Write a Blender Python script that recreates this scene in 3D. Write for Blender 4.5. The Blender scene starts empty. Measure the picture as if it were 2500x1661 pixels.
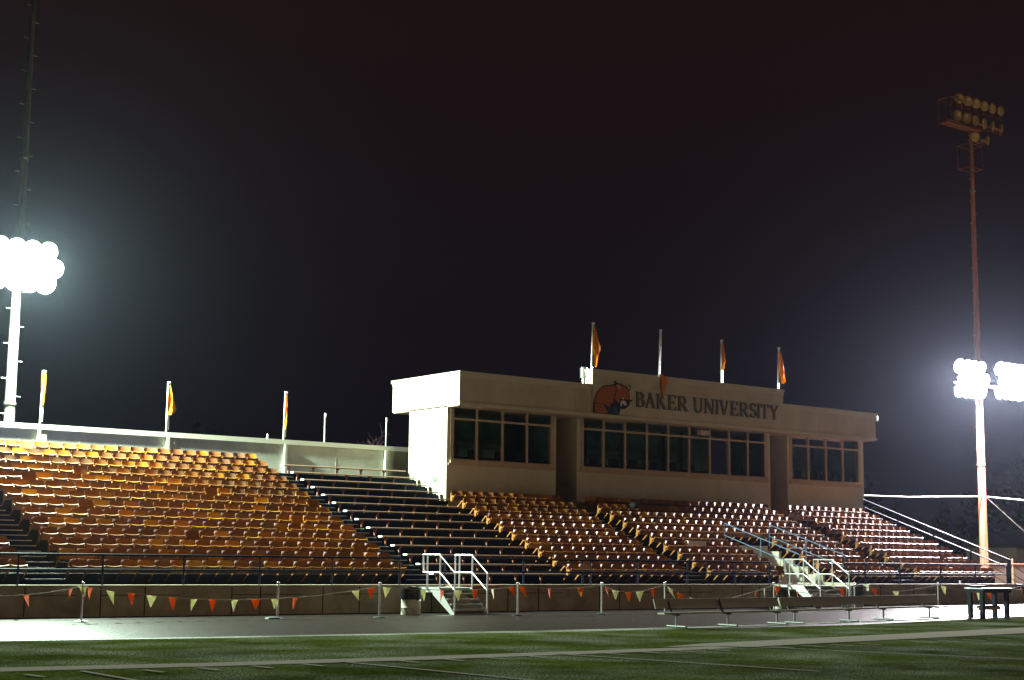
import bpy, math, random
from mathutils import Vector, Matrix
random.seed(7)
S = bpy.context.scene
COL = S.collection
# ------------------------------------------------------------------ camera
cam_d = bpy.data.cameras.new("camera"); cam = bpy.data.objects.new("camera", cam_d); COL.objects.link(cam)
S.camera = cam
YAW, TILT, ROLL = 0.65075, 0.14218, 0.01232
cam.matrix_world = Matrix.Translation((0, 0, 1.686)) @ Matrix.Rotation(-YAW, 4, 'Z') @ Matrix.Rotation(math.pi/2+TILT, 4, 'X') @ Matrix.Rotation(ROLL, 4, 'Z')
cam_d.sensor_width = 36; cam_d.lens = 36*3706.16/2500; cam_d.clip_end = 3000; cam_d.clip_start = .1
# ------------------------------------------------------------------ night sky
w = bpy.data.worlds.new("World"); S.world = w; w.use_nodes = True
nt = w.node_tree; bg = nt.nodes['Background']
tc = nt.nodes.new('ShaderNodeTexCoord'); sp = nt.nodes.new('ShaderNodeSeparateXYZ'); cr = nt.nodes.new('ShaderNodeValToRGB')
nt.links.new(tc.outputs['Generated'], sp.inputs[0]); nt.links.new(sp.outputs['Z'], cr.inputs[0]); nt.links.new(cr.outputs[0], bg.inputs[0])
cr.color_ramp.elements[0].position = 0.0; cr.color_ramp.elements[0].color = (.0042, .0042, .0082, 1)
cr.color_ramp.elements[1].position = .45; cr.color_ramp.elements[1].color = (.0122, .0056, .0048, 1)
bg.inputs[1].default_value = 1.0
# ------------------------------------------------------------------ faint warm town light from beyond the field
sd = bpy.data.lights.new("town_glow", 'SUN'); so = bpy.data.objects.new("town_glow", sd); COL.objects.link(so)
sd.energy = .155; sd.color = (1, .66, .40); sd.angle = math.radians(4)
so.rotation_euler = Vector((-.22, 1, -.36)).to_track_quat('-Z', 'Y').to_euler()
# ------------------------------------------------------------------ render settings
S.view_settings.view_transform = 'Standard'; S.view_settings.look = 'None'; S.view_settings.exposure = 0; S.view_settings.gamma = 1
S.cycles.max_bounces = 6; S.cycles.volume_bounces = 0; S.cycles.sample_clamp_indirect = 3; S.cycles.sample_clamp_direct = 0

# ================================================================== helpers
def mat(name, col, rough=.6, metal=0., var=None, scale=3., bump=0., bscale=60., spec=.5, coat=0., detail=6., sx=(1,1,1), trans=0.):
    m = bpy.data.materials.new(name); m.use_nodes = True; n = m.node_tree; b = n.nodes['Principled BSDF']
    b.inputs['Base Color'].default_value = (*col, 1); b.inputs['Roughness'].default_value = rough; b.inputs['Metallic'].default_value = metal
    b.inputs['Specular IOR Level'].default_value = spec
    if coat: b.inputs['Coat Weight'].default_value = coat; b.inputs['Coat Roughness'].default_value = .15
    if var or bump:
        t = n.nodes.new('ShaderNodeTexCoord'); mp = n.nodes.new('ShaderNodeMapping'); mp.inputs['Scale'].default_value = sx
        n.links.new(t.outputs['Object'], mp.inputs[0])
    if var:
        no = n.nodes.new('ShaderNodeTexNoise'); no.inputs['Scale'].default_value = scale; no.inputs['Detail'].default_value = detail; no.inputs['Roughness'].default_value = .65
        r = n.nodes.new('ShaderNodeValToRGB'); r.color_ramp.elements[0].position = .33; r.color_ramp.elements[1].position = .68
        r.color_ramp.elements[0].color = (*var, 1); r.color_ramp.elements[1].color = (*col, 1)
        n.links.new(mp.outputs[0], no.inputs[0]); n.links.new(no.outputs[0], r.inputs[0]); n.links.new(r.outputs[0], b.inputs['Base Color'])
    if bump:
        n2 = n.nodes.new('ShaderNodeTexNoise'); n2.inputs['Scale'].default_value = bscale; n2.inputs['Detail'].default_value = 4
        bu = n.nodes.new('ShaderNodeBump'); bu.inputs['Strength'].default_value = bump; bu.inputs['Distance'].default_value = .02
        n.links.new(mp.outputs[0], n2.inputs[0]); n.links.new(n2.outputs[0], bu.inputs['Height']); n.links.new(bu.outputs[0], b.inputs['Normal'])
    return m
def emis(name, col, s):
    m = bpy.data.materials.new(name); m.use_nodes = True; b = m.node_tree.nodes['Principled BSDF']
    b.inputs['Base Color'].default_value = (.8, .8, .8, 1); b.inputs['Emission Color'].default_value = (*col, 1); b.inputs['Emission Strength'].default_value = s
    return m
class MB:
    def __init__(s): s.v = []; s.f = []; s.smooth = False
    def box(s, x0, x1, y0, y1, z0, z1):
        i = len(s.v); s.v += [(x, y, z) for z in (z0, z1) for (x, y) in ((x0, y0), (x1, y0), (x1, y1), (x0, y1))]
        s.f += [(i, i+3, i+2, i+1), (i+4, i+5, i+6, i+7), (i, i+1, i+5, i+4), (i+1, i+2, i+6, i+5), (i+2, i+3, i+7, i+6), (i+3, i, i+4, i+7)]; return s
    def tube(s, pts, r, n=8, caps=True):
        pts = [Vector(p) for p in pts]; rs = r if isinstance(r, (list, tuple)) else [r]*len(pts); rings = []
        for k, p in enumerate(pts):
            d = (pts[min(k+1, len(pts)-1)]-pts[max(k-1, 0)]).normalized()
            a = Vector((0, 0, 1)) if abs(d.z) < .9 else Vector((1, 0, 0)); u = d.cross(a).normalized(); v = d.cross(u)
            i = len(s.v); rings.append(i)
            for q in range(n):
                t = 2*math.pi*q/n; s.v.append(tuple(p+(u*math.cos(t)+v*math.sin(t))*rs[k]))
        for a, b in zip(rings, rings[1:]):
            for q in range(n): s.f.append((a+q, b+q, b+(q+1) % n, a+(q+1) % n))
        if caps: s.f.append(tuple(range(rings[0], rings[0]+n))); s.f.append(tuple(reversed(range(rings[-1], rings[-1]+n))))
        return s
    def lathe(s, c, prof, n=20, axis=(0, 0, 1)):
        ax = Vector(axis).normalized(); a = Vector((0, 0, 1)) if abs(ax.z) < .9 else Vector((1, 0, 0)); u = ax.cross(a).normalized(); v = ax.cross(u); c = Vector(c); rings = []
        for (r, h) in prof:
            rings.append(len(s.v))
            for q in range(n):
                t = 2*math.pi*q/n; s.v.append(tuple(c+ax*h+(u*math.cos(t)+v*math.sin(t))*max(r, .0005)))
        for a_, b_ in zip(rings, rings[1:]):
            for q in range(n): s.f.append((a_+q, a_+(q+1) % n, b_+(q+1) % n, b_+q))
        s.f.append(tuple(reversed(range(rings[0], rings[0]+n)))); s.f.append(tuple(range(rings[-1], rings[-1]+n))); return s
    def prism(s, poly, axis, a, b):
        # poly 2D; axis 'x': (y,z), 'y': (x,z), 'z': (x,y)
        def P(p, t): return {'x': (t, p[0], p[1]), 'y': (p[0], t, p[1]), 'z': (p[0], p[1], t)}[axis]
        i = len(s.v); n = len(poly); s.v += [P(p, a) for p in poly]+[P(p, b) for p in poly]
        s.f.append(tuple(range(i, i+n))); s.f.append(tuple(reversed(range(i+n, i+2*n))))
        for q in range(n): s.f.append((i+q, i+n+q, i+n+(q+1) % n, i+(q+1) % n))
        return s
    def quad(s, *p): i = len(s.v); s.v += [tuple(q) for q in p]; s.f.append(tuple(range(i, i+len(p)))); return s
    def build(s, name, m, parent=None, smooth=False, org=None):
        o3 = Vector(org) if org is not None else (parent_origin(parent) if parent else Vector((0, 0, 0)))
        me = bpy.data.meshes.new(name); me.from_pydata([tuple(Vector(q)-o3) for q in s.v], [], s.f); me.update()
        import bmesh
        bm = bmesh.new(); bm.from_mesh(me); bmesh.ops.recalc_face_normals(bm, faces=bm.faces); bm.to_mesh(me); bm.free()
        me.materials.append(m)
        if smooth:
            for p in me.polygons: p.use_smooth = True
            me.set_sharp_from_angle(angle=math.radians(40))
        o = bpy.data.objects.new(name, me); COL.objects.link(o)
        if parent: o.parent = parent
        else: o.location = o3
        return o
def parent_origin(p):
    v = Vector((0, 0, 0))
    while p: v += p.location; p = p.parent
    return v
def tag(o, label, cat, group=None, kind=None):
    if label: o['label'] = label
    if cat: o['category'] = cat
    if group: o['group'] = group
    if kind: o['kind'] = kind
    return o
def thing(name, loc, label, cat, group=None):
    o = bpy.data.objects.new(name, None); COL.objects.link(o); o.location = loc; o.empty_display_size = .3
    return tag(o, label, cat, group)
def structure(o): o['kind'] = 'structure'; return o
def ordn(n): return "%d%s" % (n, 'th' if 10 <= n % 100 <= 20 else {1: 'st', 2: 'nd', 3: 'rd'}.get(n % 10, 'th'))

# ================================================================== materials
M = {}
M['stucco'] = mat('cream_stucco', (.60, .55, .43), .85, var=(.52, .47, .36), scale=1.3, bump=.25, bscale=90, spec=.2)
M['stucco_stained'] = mat('streaked_stucco', (.60, .55, .43), .85, var=(.45, .38, .28), scale=1.1, sx=(.8, .8, .30), spec=.2, detail=10, bump=.25, bscale=90)
M['stucco_rear'] = mat('rear_wall_stucco', (.55, .54, .44), .8, var=(.33, .33, .28), scale=.7, bump=.2, bscale=50, spec=.25)
M['trim'] = mat('painted_trim', (.50, .38, .27), .6, var=(.42, .31, .22), scale=4)
M['cap'] = mat('coping_metal', (.50, .49, .40), .55, var=(.5, .48, .4), scale=3)
M['concrete'] = mat('stained_concrete', (.50, .43, .33), .85, var=(.27, .225, .165), scale=1.1, bump=.35, bscale=30, spec=.2, detail=9)
M['conc_light'] = mat('portal_concrete', (.58, .56, .46), .8, var=(.44, .42, .34), scale=2, bump=.2)
M['deck'] = mat('navy_painted_deck', (.006, .018, .060), .6, spec=.2, var=(.004, .010, .032), scale=5, bump=.2, bscale=25)
M['step'] = mat('navy_step_paint', (.008, .020, .055), .5, spec=.2, var=(.005, .012, .03), scale=6)
M['navy_metal'] = mat('navy_rail_paint', (.008, .012, .030), .65, spec=.08)
M['blue_metal'] = mat('blue_grey_rail', (.14, .24, .38), .35, metal=.3)
M['alu'] = mat('aluminium', (.78, .79, .76), .38, metal=.55, var=(.62, .63, .6), scale=12)
M['alu_tread'] = mat('dull_aluminium_tread', (.35, .35, .33), .5, metal=.6)
M['galv'] = mat('galvanised', (.6, .62, .62), .3, metal=.8)
M['dullgalv'] = mat('dull_galvanised', (.20, .22, .21), .5, metal=.3)
M['chrome'] = mat('chrome', (.75, .74, .72), .28, metal=.55, var=(.5, .48, .46), scale=30)
M['rubber'] = mat('black_rubber', (.02, .022, .025), .5, var=(.03, .033, .036), scale=9)
M['plank'] = mat('bleacher_plank', (.46, .29, .20), .5, var=(.34, .20, .13), scale=6, sx=(.3, 3, 3))
M['plank_end'] = mat('plank_end_cap', (.8, .8, .76), .5)
M['bracket'] = mat('bench_bracket_paint', (.38, .15, .08), .5, var=(.28, .1, .06), scale=9)
M['benchwood'] = mat('player_bench_aluminium', (.42, .39, .33), .6, metal=.1, var=(.34, .31, .27), scale=4, sx=(.3, 2, 2))
M['asphalt'] = mat('asphalt', (.048, .038, .031), .42, var=(.012, .010, .009), scale=5, bump=.45, bscale=40, detail=12, spec=.024)
M['soil'] = mat('dark_ground', (.05, .045, .04), .9, var=(.03, .028, .025), scale=.6)
def cloth(name, col, tl, var=None):
    m = mat(name, col, .7, var=var, scale=7, spec=.2); n = m.node_tree; b = n.nodes['Principled BSDF']
    out = [x for x in n.nodes if x.type == 'OUTPUT_MATERIAL'][0]; t = n.nodes.new('ShaderNodeBsdfTranslucent'); t.inputs[0].default_value = (*col, 1)
    mx = n.nodes.new('ShaderNodeMixShader'); mx.inputs[0].default_value = tl; n.links.new(b.outputs[0], mx.inputs[1]); n.links.new(t.outputs[0], mx.inputs[2]); n.links.new(mx.outputs[0], out.inputs[0]); return m
M['white_flag'] = cloth('cream_vinyl', (.84, .83, .55), .28)
M['orange_flag'] = cloth('orange_vinyl', (.82, .22, .008), .25)
M['rope'] = mat('rope', (.62, .58, .5), .8)
M['flagcloth'] = cloth('orange_flag_cloth', (.95, .46, .03), .5, (.85, .34, .02))
M['darkwood'] = mat('black_painted_wood', (.010, .013, .018), .6, spec=.08, var=(.016, .02, .026), scale=8, sx=(1, 1, .2))
M['rawwood'] = mat('raw_wood_brace', (.40, .24, .11), .7, var=(.3, .17, .08), scale=8, sx=(.3, 2, 2))
M['glass_room'] = mat('room_interior', (.34, .46, .43), .8, var=(.14, .24, .22), scale=.8)
M['black'] = mat('black_equipment', (.015, .015, .016), .5)
M['letter'] = mat('bronze_letters', (.155, .135, .11), .45, metal=.3)
M['poly'] = mat('black_bin_bag', (.012, .012, .014), .22, bump=.8, bscale=9)
M['drum'] = mat('painted_steel_drum', (.55, .53, .46), .5, var=(.42, .38, .3), scale=5)
M['bark'] = mat('bark', (.36, .20, .22), .8, var=(.2, .11, .12), scale=8)
M['brick'] = mat('brick_wall', (.30, .15, .09), .85, var=(.2, .1, .06), scale=9)
M['white'] = mat('white_plastic', (.8, .8, .8), .4)
M['galvfence'] = mat('fence_wire', (.5, .42, .36), .4, metal=.5)
M['paint'] = mat('field_line_paint', (.30, .27, .23), 1., spec=0, var=(.15, .14, .11), scale=45, detail=5)

# wooden pole : long rust brown streaks
M['polewood'] = mat('weathered_wood_pole', (.86, .36, .20), .7, spec=.2, var=(.45, .13, .07), scale=2.6, sx=(3, 3, .28), bump=.3, bscale=30)
M['poleconc'] = mat('pale_weathered_pole', (.24, .25, .22), .8, spec=.2, var=(.035, .04, .036), scale=1.5, sx=(2.5, 2.5, .35))

def seat_material(pal):
    m = bpy.data.materials.new('stadium_seat_wood'); m.use_nodes = True; n = m.node_tree; b = n.nodes['Principled BSDF']
    oi = n.nodes.new('ShaderNodeObjectInfo'); ge = n.nodes.new('ShaderNodeNewGeometry')
    ad = n.nodes.new('ShaderNodeMath'); ad.operation = 'ADD'; fr = n.nodes.new('ShaderNodeMath'); fr.operation = 'FRACT'
    n.links.new(oi.outputs['Random'], ad.inputs[0]); n.links.new(ge.outputs['Random Per Island'], ad.inputs[1]); n.links.new(ad.outputs[0], fr.inputs[0])
    r = n.nodes.new('ShaderNodeValToRGB'); e = r.color_ramp.elements
    e[0].position = 0; e[0].color = (*pal[0], 1); e[1].position = .38; e[1].color = (*pal[1], 1)
    for p, c in zip((.55, .68, .82, .93, .985), pal[2:]):
        x = e.new(p); x.color = (*c, 1)
    n.links.new(fr.outputs[0], r.inputs[0])
    t = n.nodes.new('ShaderNodeTexCoord'); mp = n.nodes.new('ShaderNodeMapping'); mp.inputs['Scale'].default_value = (1.2, 6, 9)
    no = n.nodes.new('ShaderNodeTexNoise'); no.inputs['Scale'].default_value = 3.5; no.inputs['Detail'].default_value = 7
    n.links.new(t.outputs['Object'], mp.inputs[0]); n.links.new(mp.outputs[0], no.inputs[0])
    r2 = n.nodes.new('ShaderNodeValToRGB'); r2.color_ramp.elements[0].position = .35; r2.color_ramp.elements[1].position = .7
    r2.color_ramp.elements[0].color = (.55, .5, .5, 1); r2.color_ramp.elements[1].color = (1, 1, 1, 1)
    n.links.new(no.outputs[0], r2.inputs[0])
    mx = n.nodes.new('ShaderNodeMix'); mx.data_type = 'RGBA'; mx.blend_type = 'MULTIPLY'; mx.inputs[0].default_value = 1
    n.links.new(r.outputs[0], mx.inputs[6]); n.links.new(r2.outputs[0], mx.inputs[7]); n.links.new(mx.outputs[2], b.inputs['Base Color'])
    b.inputs['Roughness'].default_value = .48; b.inputs['Specular IOR Level'].default_value = .4
    return m
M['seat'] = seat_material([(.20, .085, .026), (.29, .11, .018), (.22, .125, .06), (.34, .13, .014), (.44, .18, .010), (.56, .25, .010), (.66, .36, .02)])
M['seat_pink_lit'] = seat_material([(.20, .075, .028), (.28, .095, .020), (.21, .11, .058), (.33, .115, .016), (.41, .155, .011), (.50, .20, .010), (.60, .29, .02)])  # same seat paint, reddened to carry the pinkish light on these blocks
M['seatframe'] = mat('orange_cast_frame', (.40, .155, .014), .5, var=(.24, .085, .012), scale=9)

def turf_material(name, frost):
    m = bpy.data.materials.new(name); m.use_nodes = True; n = m.node_tree; b = n.nodes['Principled BSDF']
    t = n.nodes.new('ShaderNodeTexCoord')
    def noise(sc, de, scale3=(1, 1, 1)):
        mp = n.nodes.new('ShaderNodeMapping'); mp.inputs['Scale'].default_value = scale3; n.links.new(t.outputs['Object'], mp.inputs[0])
        x = n.nodes.new('ShaderNodeTexNoise'); x.inputs['Scale'].default_value = sc; x.inputs['Detail'].default_value = de; n.links.new(mp.outputs[0], x.inputs[0]); return x
    big = noise(.35, 4); fine = noise(14, 6, (1, .5, 1)); spk = noise(30, 3)
    r = n.nodes.new('ShaderNodeValToRGB'); r.color_ramp.elements[0].position = .3; r.color_ramp.elements[1].position = .72
    r.color_ramp.elements[0].color = (.020, .027, .005, 1); r.color_ramp.elements[1].color = (.080, .102, .022, 1)
    n.links.new(fine.outputs[0], r.inputs[0])
    r2 = n.nodes.new('ShaderNodeValToRGB'); r2.color_ramp.elements[0].position = .35; r2.color_ramp.elements[1].position = .65
    r2.color_ramp.elements[0].color = (.55, .55, .6, 1); r2.color_ramp.elements[1].color = (1.1, 1.1, 1, 1); n.links.new(big.outputs[0], r2.inputs[0])
    mx = n.nodes.new('ShaderNodeMix'); mx.data_type = 'RGBA'; mx.blend_type = 'MULTIPLY'; mx.inputs[0].default_value = 1
    n.links.new(r.outputs[0], mx.inputs[6]); n.links.new(r2.outputs[0], mx.inputs[7])
    # frost / dew : pale tips, in patches
    pat = noise(.55, 5); pr = n.nodes.new('ShaderNodeValToRGB'); pr.color_ramp.elements[0].position = .42-.04*frost; pr.color_ramp.elements[1].position = .70-.08*frost
    n.links.new(pat.outputs[0], pr.inputs[0])
    sr = n.nodes.new('ShaderNodeValToRGB'); sr.color_ramp.elements[0].position = .50-.06*frost; sr.color_ramp.elements[1].position = .64-.06*frost; n.links.new(spk.outputs[0], sr.inputs[0])
    mu = n.nodes.new('ShaderNodeMath'); mu.operation = 'MULTIPLY'; n.links.new(pr.outputs[0], mu.inputs[0]); n.links.new(sr.outputs[0], mu.inputs[1])
    m2 = n.nodes.new('ShaderNodeMix'); m2.data_type = 'RGBA'; n.links.new(mu.outputs[0], m2.inputs[0]); n.links.new(mx.outputs[2], m2.inputs[6])
    fc = .36+.06*frost; m2.inputs[7].default_value = (fc, fc*1.03, fc*.92, 1); n.links.new(m2.outputs[2], b.inputs['Base Color'])
    bu = n.nodes.new('ShaderNodeBump'); bu.inputs['Strength'].default_value = .7; bu.inputs['Distance'].default_value = .03
    n.links.new(spk.outputs[0], bu.inputs['Height']); n.links.new(bu.outputs[0], b.inputs['Normal'])
    b.inputs['Roughness'].default_value = .9 if not frost else .6; b.inputs['Specular IOR Level'].default_value = .08*frost
    return m
M['turf'] = turf_material('artificial_turf', .0)
M['frost'] = turf_material('frosted_turf_edge', 1.)

def glass_material():
    m = bpy.data.materials.new('window_glass'); m.use_nodes = True; n = m.node_tree
    for x in list(n.nodes):
        if x.type != 'OUTPUT_MATERIAL': n.nodes.remove(x)
    out = [x for x in n.nodes if x.type == 'OUTPUT_MATERIAL'][0]
    tr = n.nodes.new('ShaderNodeBsdfTransparent'); tr.inputs[0].default_value = (.70, .86, .82, 1)
    gl = n.nodes.new('ShaderNodeBsdfGlossy'); gl.inputs['Roughness'].default_value = .03; fr = n.nodes.new('ShaderNodeFresnel'); fr.inputs[0].default_value = 1.5
    mx = n.nodes.new('ShaderNodeMixShader'); n.links.new(fr.outputs[0], mx.inputs[0]); n.links.new(tr.outputs[0], mx.inputs[1]); n.links.new(gl.outputs[0], mx.inputs[2]); n.links.new(mx.outputs[0], out.inputs[0])
    return m
M['glass'] = glass_material()

# ================================================================== ground, track, turf, markings
structure(MB().quad((-400, -300, -.02), (700, -300, -.02), (700, 900, -.02), (-400, 900, -.02)).build('ground', M['soil']))
edge = [(-10, 30.6), (4, 30.0), (10.2, 29.35), (14.2, 28.8), (18.9, 28.45), (24.5, 28.2), (28.1, 28.2), (32.6, 28.6), (37.9, 29.3), (45.2, 30.7), (60, 34), (90, 40)]
near = [(-10, 30.3), (4, 29.6), (10.2, 29.0), (14.2, 28.35), (18.9, 27.85), (24.5, 27.35), (28.1, 27.2), (32.6, 27.35), (37.9, 28.4), (45.2, 29.9), (60, 33.6), (90, 39.8)]
def strip(a, b, z, name, m):
    mb = MB()
    for (p, q, r, s) in zip(a, a[1:], b[1:], b): mb.quad((*p, z), (*q, z), (*r, z), (*s, z))
    return structure(mb.build(name, m))
trk = MB(); trk.quad((-60, 26, -.008), (200, 26, -.008), (200, 66, -.008), (-60, 66, -.008)); structure(trk.build('track', M['asphalt']))
strip(edge, [(x, -40) for x, _ in edge], 0, 'turf', M['turf'])
strip(edge, near, .004, 'turf_edge', M['frost'])
lines = MB()
def ribbon(mb, a, b, z=.008):
    for (p, q, r, s) in zip(a, a[1:], b[1:], b): mb.quad((*p, z), (*q, z), (*r, z), (*s, z))
ribbon(lines, [(2, 23.2), (7.8, 22.42), (10.8, 21.98), (14.5, 21.74), (19, 21.65), (21.6, 21.68)], [(2, 22.4), (7.5, 21.68), (10.5, 21.27), (14, 21.02), (18.4, 20.98), (21.6, 21.06)])
ribbon(lines, [(20.4, 21.9), (22.0, 22.45), (26.1, 22.95), (35.7, 24.28), (60, 27.6)], [(21.6, 21.68), (22.0, 21.15), (24.5, 21.46), (32.6, 22.25), (60, 24.9)], .012)
for xa, xb in ((8.53, 8.5), (12.8, 13.3), (17.2, 18.2), (22.1, 23.9), (27.0, 29.5)):
    lines.quad((xa-.05, 21.2, .016), (xa+.05, 21.2, .016), (xb+.05, 16.0, .016), (xb-.05, 16.0, .016))
for k in range(-2, 28):
    if (k+1) % 5 == 0: continue
    x = 9.36+.87*k; lines.quad((x-.05, 20.95, .02), (x+.05, 20.95, .02), (x+.1, 20.4, .02), (x, 20.4, .02))
structure(lines.build('field_markings', M['paint']))

# ================================================================== grandstand
YB, ZB, RUN, RISE = 40.785, 1.49, .77828, .30014
T0 = .80                      # level of lowest tread
def ty(j): return YB + .28 + (j-1)*RUN      # front of tread j (j>=1) = riser position
def tz(j): return T0 + j*RISE
X0, X1 = 6.0, 58.3
HX0, HX1 = 44.42, 47.08       # portal opening
gs = thing('grandstand', (X0, 39.15, 0), 'long raked grandstand with navy painted treads behind low concrete front wall', 'grandstand')
fw = MB(); fw.box(X0, HX0-.35, 39.15, 39.45, -.05, T0-.004); fw.box(HX1+.35, 57.0, 39.15, 39.45, -.05, T0-.004)
fwo = fw.build('front_wall', M['concrete'], gs)
led = MB(); led.box(X0, HX0-.35, 39.12, 39.5, T0-.004, T0+.022); led.box(HX1+.35, 57.03, 39.12, 39.5, T0-.004, T0+.022); led.build('wall_ledge', M['concrete'], gs)
x = 7.3; k = 0; jm_ = mat('joint_dark', (.06, .045, .03), .9)
while x < 56.5:
    if not (HX0-.6 < x < HX1+.6):
        jn = MB(); jn.box(x, x+.035, 39.143, 39.16, 0, T0-.03)
        if k % 2: jn.box(x+.03, min(x+2.3, 56.6), 39.144, 39.16, .54, .56)
        jn.build('wall_joint', jm_, gs)
    x += [2.05, 1.25, 2.6, .9][k % 4]; k += 1
def deck_profile(j0, j1, z0=-.05):
    p = [(39.45 if j0 == 0 else ty(j0), z0), (39.45 if j0 == 0 else ty(j0), tz(j0))]
    for j in range(j0+1, j1+1): p += [(ty(j), tz(j-1)), (ty(j), tz(j))]
    p += [(52.0, tz(j1)), (52.0, z0)]
    return p
dk = MB()
dk.prism(deck_profile(0, 13), 'x', X0, 33.6)
dk.prism([q if q[0] < 52 else (51, q[1]) for q in deck_profile(0, 9)], 'x', 33.6, HX0)
dk.prism([q if q[0] < 52 else (51, q[1]) for q in deck_profile(5, 9)], 'x', HX0, HX1)
dk.prism([q if q[0] < 52 else (51, q[1]) for q in deck_profile(0, 9)], 'x', HX1, X1)
dk.build('seating_deck', M['deck'], gs)
# portal cut into the lowest rows
po = MB(); po.box(HX0-.02, HX0+.10, 39.2, ty(5), .02, tz(0)+.05)
for j in range(0, 5):
    ya = 39.46 if j == 0 else ty(j); po.box(HX0-.05, HX0+.12, ya, ty(j+1), .0, tz(j)+.06); po.box(HX1-.12, HX1+.05, ya, ty(j+1), .0, tz(j)+.06)
po.box(HX0+.12, HX1-.12, ty(5)-.16, ty(5)-.01, 0, tz(5)-.02)
po.build('portal_wall', M['conc_light'], gs)
MB().box(HX0+.12, HX1-.12, 39.2, ty(5)-.16, .0, .74).build('portal_floor', M['concrete'], gs)
MB().box(HX0+.9, HX0+1.9, ty(5)-.20, ty(5)-.165, .74, 1.95).build('portal_door', M['deck'], gs)
# aisle half steps; pale edge strips stand in for light on the edges
for (xa, xb, jm) in ((14.72, 15.80, 13), (26.88, 27.95, 13), (38.98, 40.2, 9), (51.0, 52.3, 9)):
    st = MB(); no_ = MB()
    for j in range(0, jm):
        st.box(xa, xb, ty(j+1)-.38, ty(j+1)-.002, tz(j)+.002, tz(j)+.152)
        no_.box(xa+.03, xb-.03, ty(j+1)-.392, ty(j+1)-.345, tz(j)+.135, tz(j)+.158); no_.box(xa+.03, xb-.03, ty(j+1)-.014, ty(j+1)+.03, tz(j+1)-.02, tz(j+1)+.006)
    s_ = st.build('aisle_steps', M['step'], gs); no_.build('lit_edge_strip', M['alu_tread'], s_)
# rear parapet wall
rw = thing('parapet_wall', (X0, 52.0, 0), 'tall pale stucco wall with coping along the back of the stand', 'wall')
MB().box(X0, 37.0, 52.0, 52.2, 2.0, 5.9).build('wall_panel', M['stucco_rear'], rw)
MB().box(X0, 37.0, 51.93, 52.27, 5.9, 6.08).build('coping', M['cap'], rw)
for x in (18.9, 23.72, 28.6, 33.2):
    pb = MB(); pb.box(x-.05, x+.05, 51.86, 52.0, tz(13), 5.9); pb.box(x-.02, x+.30, 51.96, 52.0, tz(13), 5.9); pb.build('pilaster', M['stucco_rear'], rw)
for x in (20.4, 24.2, 26.2, 30.9, 33.45): MB().box(x, x+.02, 51.992, 52.0, tz(13), 5.9).build('wall_joint', M['trim'], rw)

# ================================================================== fold-up seats
PW = .485
def back_mesh(mb, cx, y0, z0, wdt=.476, n=8):
    # concave reclined panel with rounded shoulders
    zt, zb_ = .69, .385; rows = 5; i0 = len(mb.v); tb = []
    for side in (0, 1):
        for r in range(rows+1):
            f = r/rows; z = zb_+(zt-zb_)*f; yy = -.095+.095*f
            hw = wdt/2 if f < .85 else wdt/2-.004
            if f == 1: hw = wdt/2-.022
            for c in range(n+1):
                u = -1+2*c/n; x = u*hw; y = yy+.062*(1-u*u)-.05 + (0 if side == 0 else .016)
                mb.v.append((cx+x, y0+y, z0+z-(.006*(u*u) if f == 1 else 0)))
    W_ = n+1; N = W_*(rows+1)
    for r in range(rows):
        for c in range(n):
            a = i0+r*W_+c; mb.f.append((a, a+1, a+W_+1, a+W_)); mb.f.append((a+N, a+N+W_, a+N+W_+1, a+N+1))
    for c in range(n):
        a = i0+c; mb.f.append((a, a+N, a+N+1, a+1)); b = i0+rows*W_+c; mb.f.append((b, b+1, b+N+1, b+N))
    for r in range(rows):
        a = i0+r*W_; mb.f.append((a, a+W_, a+W_+N, a+N)); b = a+n; mb.f.append((b, b+N, b+W_+N, b+W_))
def seat_mesh(mb, cx, y0, z0, down=False, wdt=.448, n=8):
    i0 = len(mb.v); rows = 3; W_ = n+1; N = W_*(rows+1)
    if down: p0, p1, nn = (-.10, .36), (-.47, .40), (0, -.022)
    else: p0, p1, nn = (-.115, .315), (-.275, .525), (.022, .012)
    for side in (0, 1):
        for r in range(rows+1):
            f = r/rows
            for c in range(n+1):
                u = -1+2*c/n; sag = .03*(1-u*u)*f
                y = p0[0]+(p1[0]-p0[0])*f+nn[0]*side; z = p0[1]+(p1[1]-p0[1])*f-sag+nn[1]*side - .02*math.sin(math.pi*f)*(0 if down else 1)
                mb.v.append((cx+u*wdt/2, y0+y, z0+z))
    for r in range(rows):
        for c in range(n):
            a = i0+r*W_+c; mb.f.append((a, a+1, a+W_+1, a+W_)); mb.f.append((a+N, a+N+W_, a+N+W_+1, a+N+1))
    for c in range(n):
        a = i0+c; mb.f.append((a, a+N, a+N+1, a+1)); b = i0+rows*W_+c; mb.f.append((b, b+1, b+N+1, b+N))
    for r in range(rows):
        a = i0+r*W_; mb.f.append((a, a+W_, a+W_+N, a+N)); b = a+n; mb.f.append((b, b+N, b+W_+N, b+W_))
FR = [(-.03, .60), (-.05, .50), (-.20, .485), (-.235, .455), (-.11, .40), (-.115, .30), (-.06, .27), (-.02, .27), (.01, .34), (-.015, .45), (-.005, .60)]
LEG = [(-.03, .262), (.10, .150), (.215, .075), (.262, .075), (.262, .115), (.225, .118), (.12, .185), (-.01, .30)]
def frame_mesh(mb, cx, y0, z0):
    mb.prism([(y0+a, z0+b) for a, b in FR], 'x', cx-.012, cx+.012); mb.prism([(y0+a, z0+b) for a, b in LEG], 'x', cx-.008, cx+.008)
def smooth_build(mb, name, m, parent=None): return mb.build(name, m, parent, smooth=True)
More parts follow.
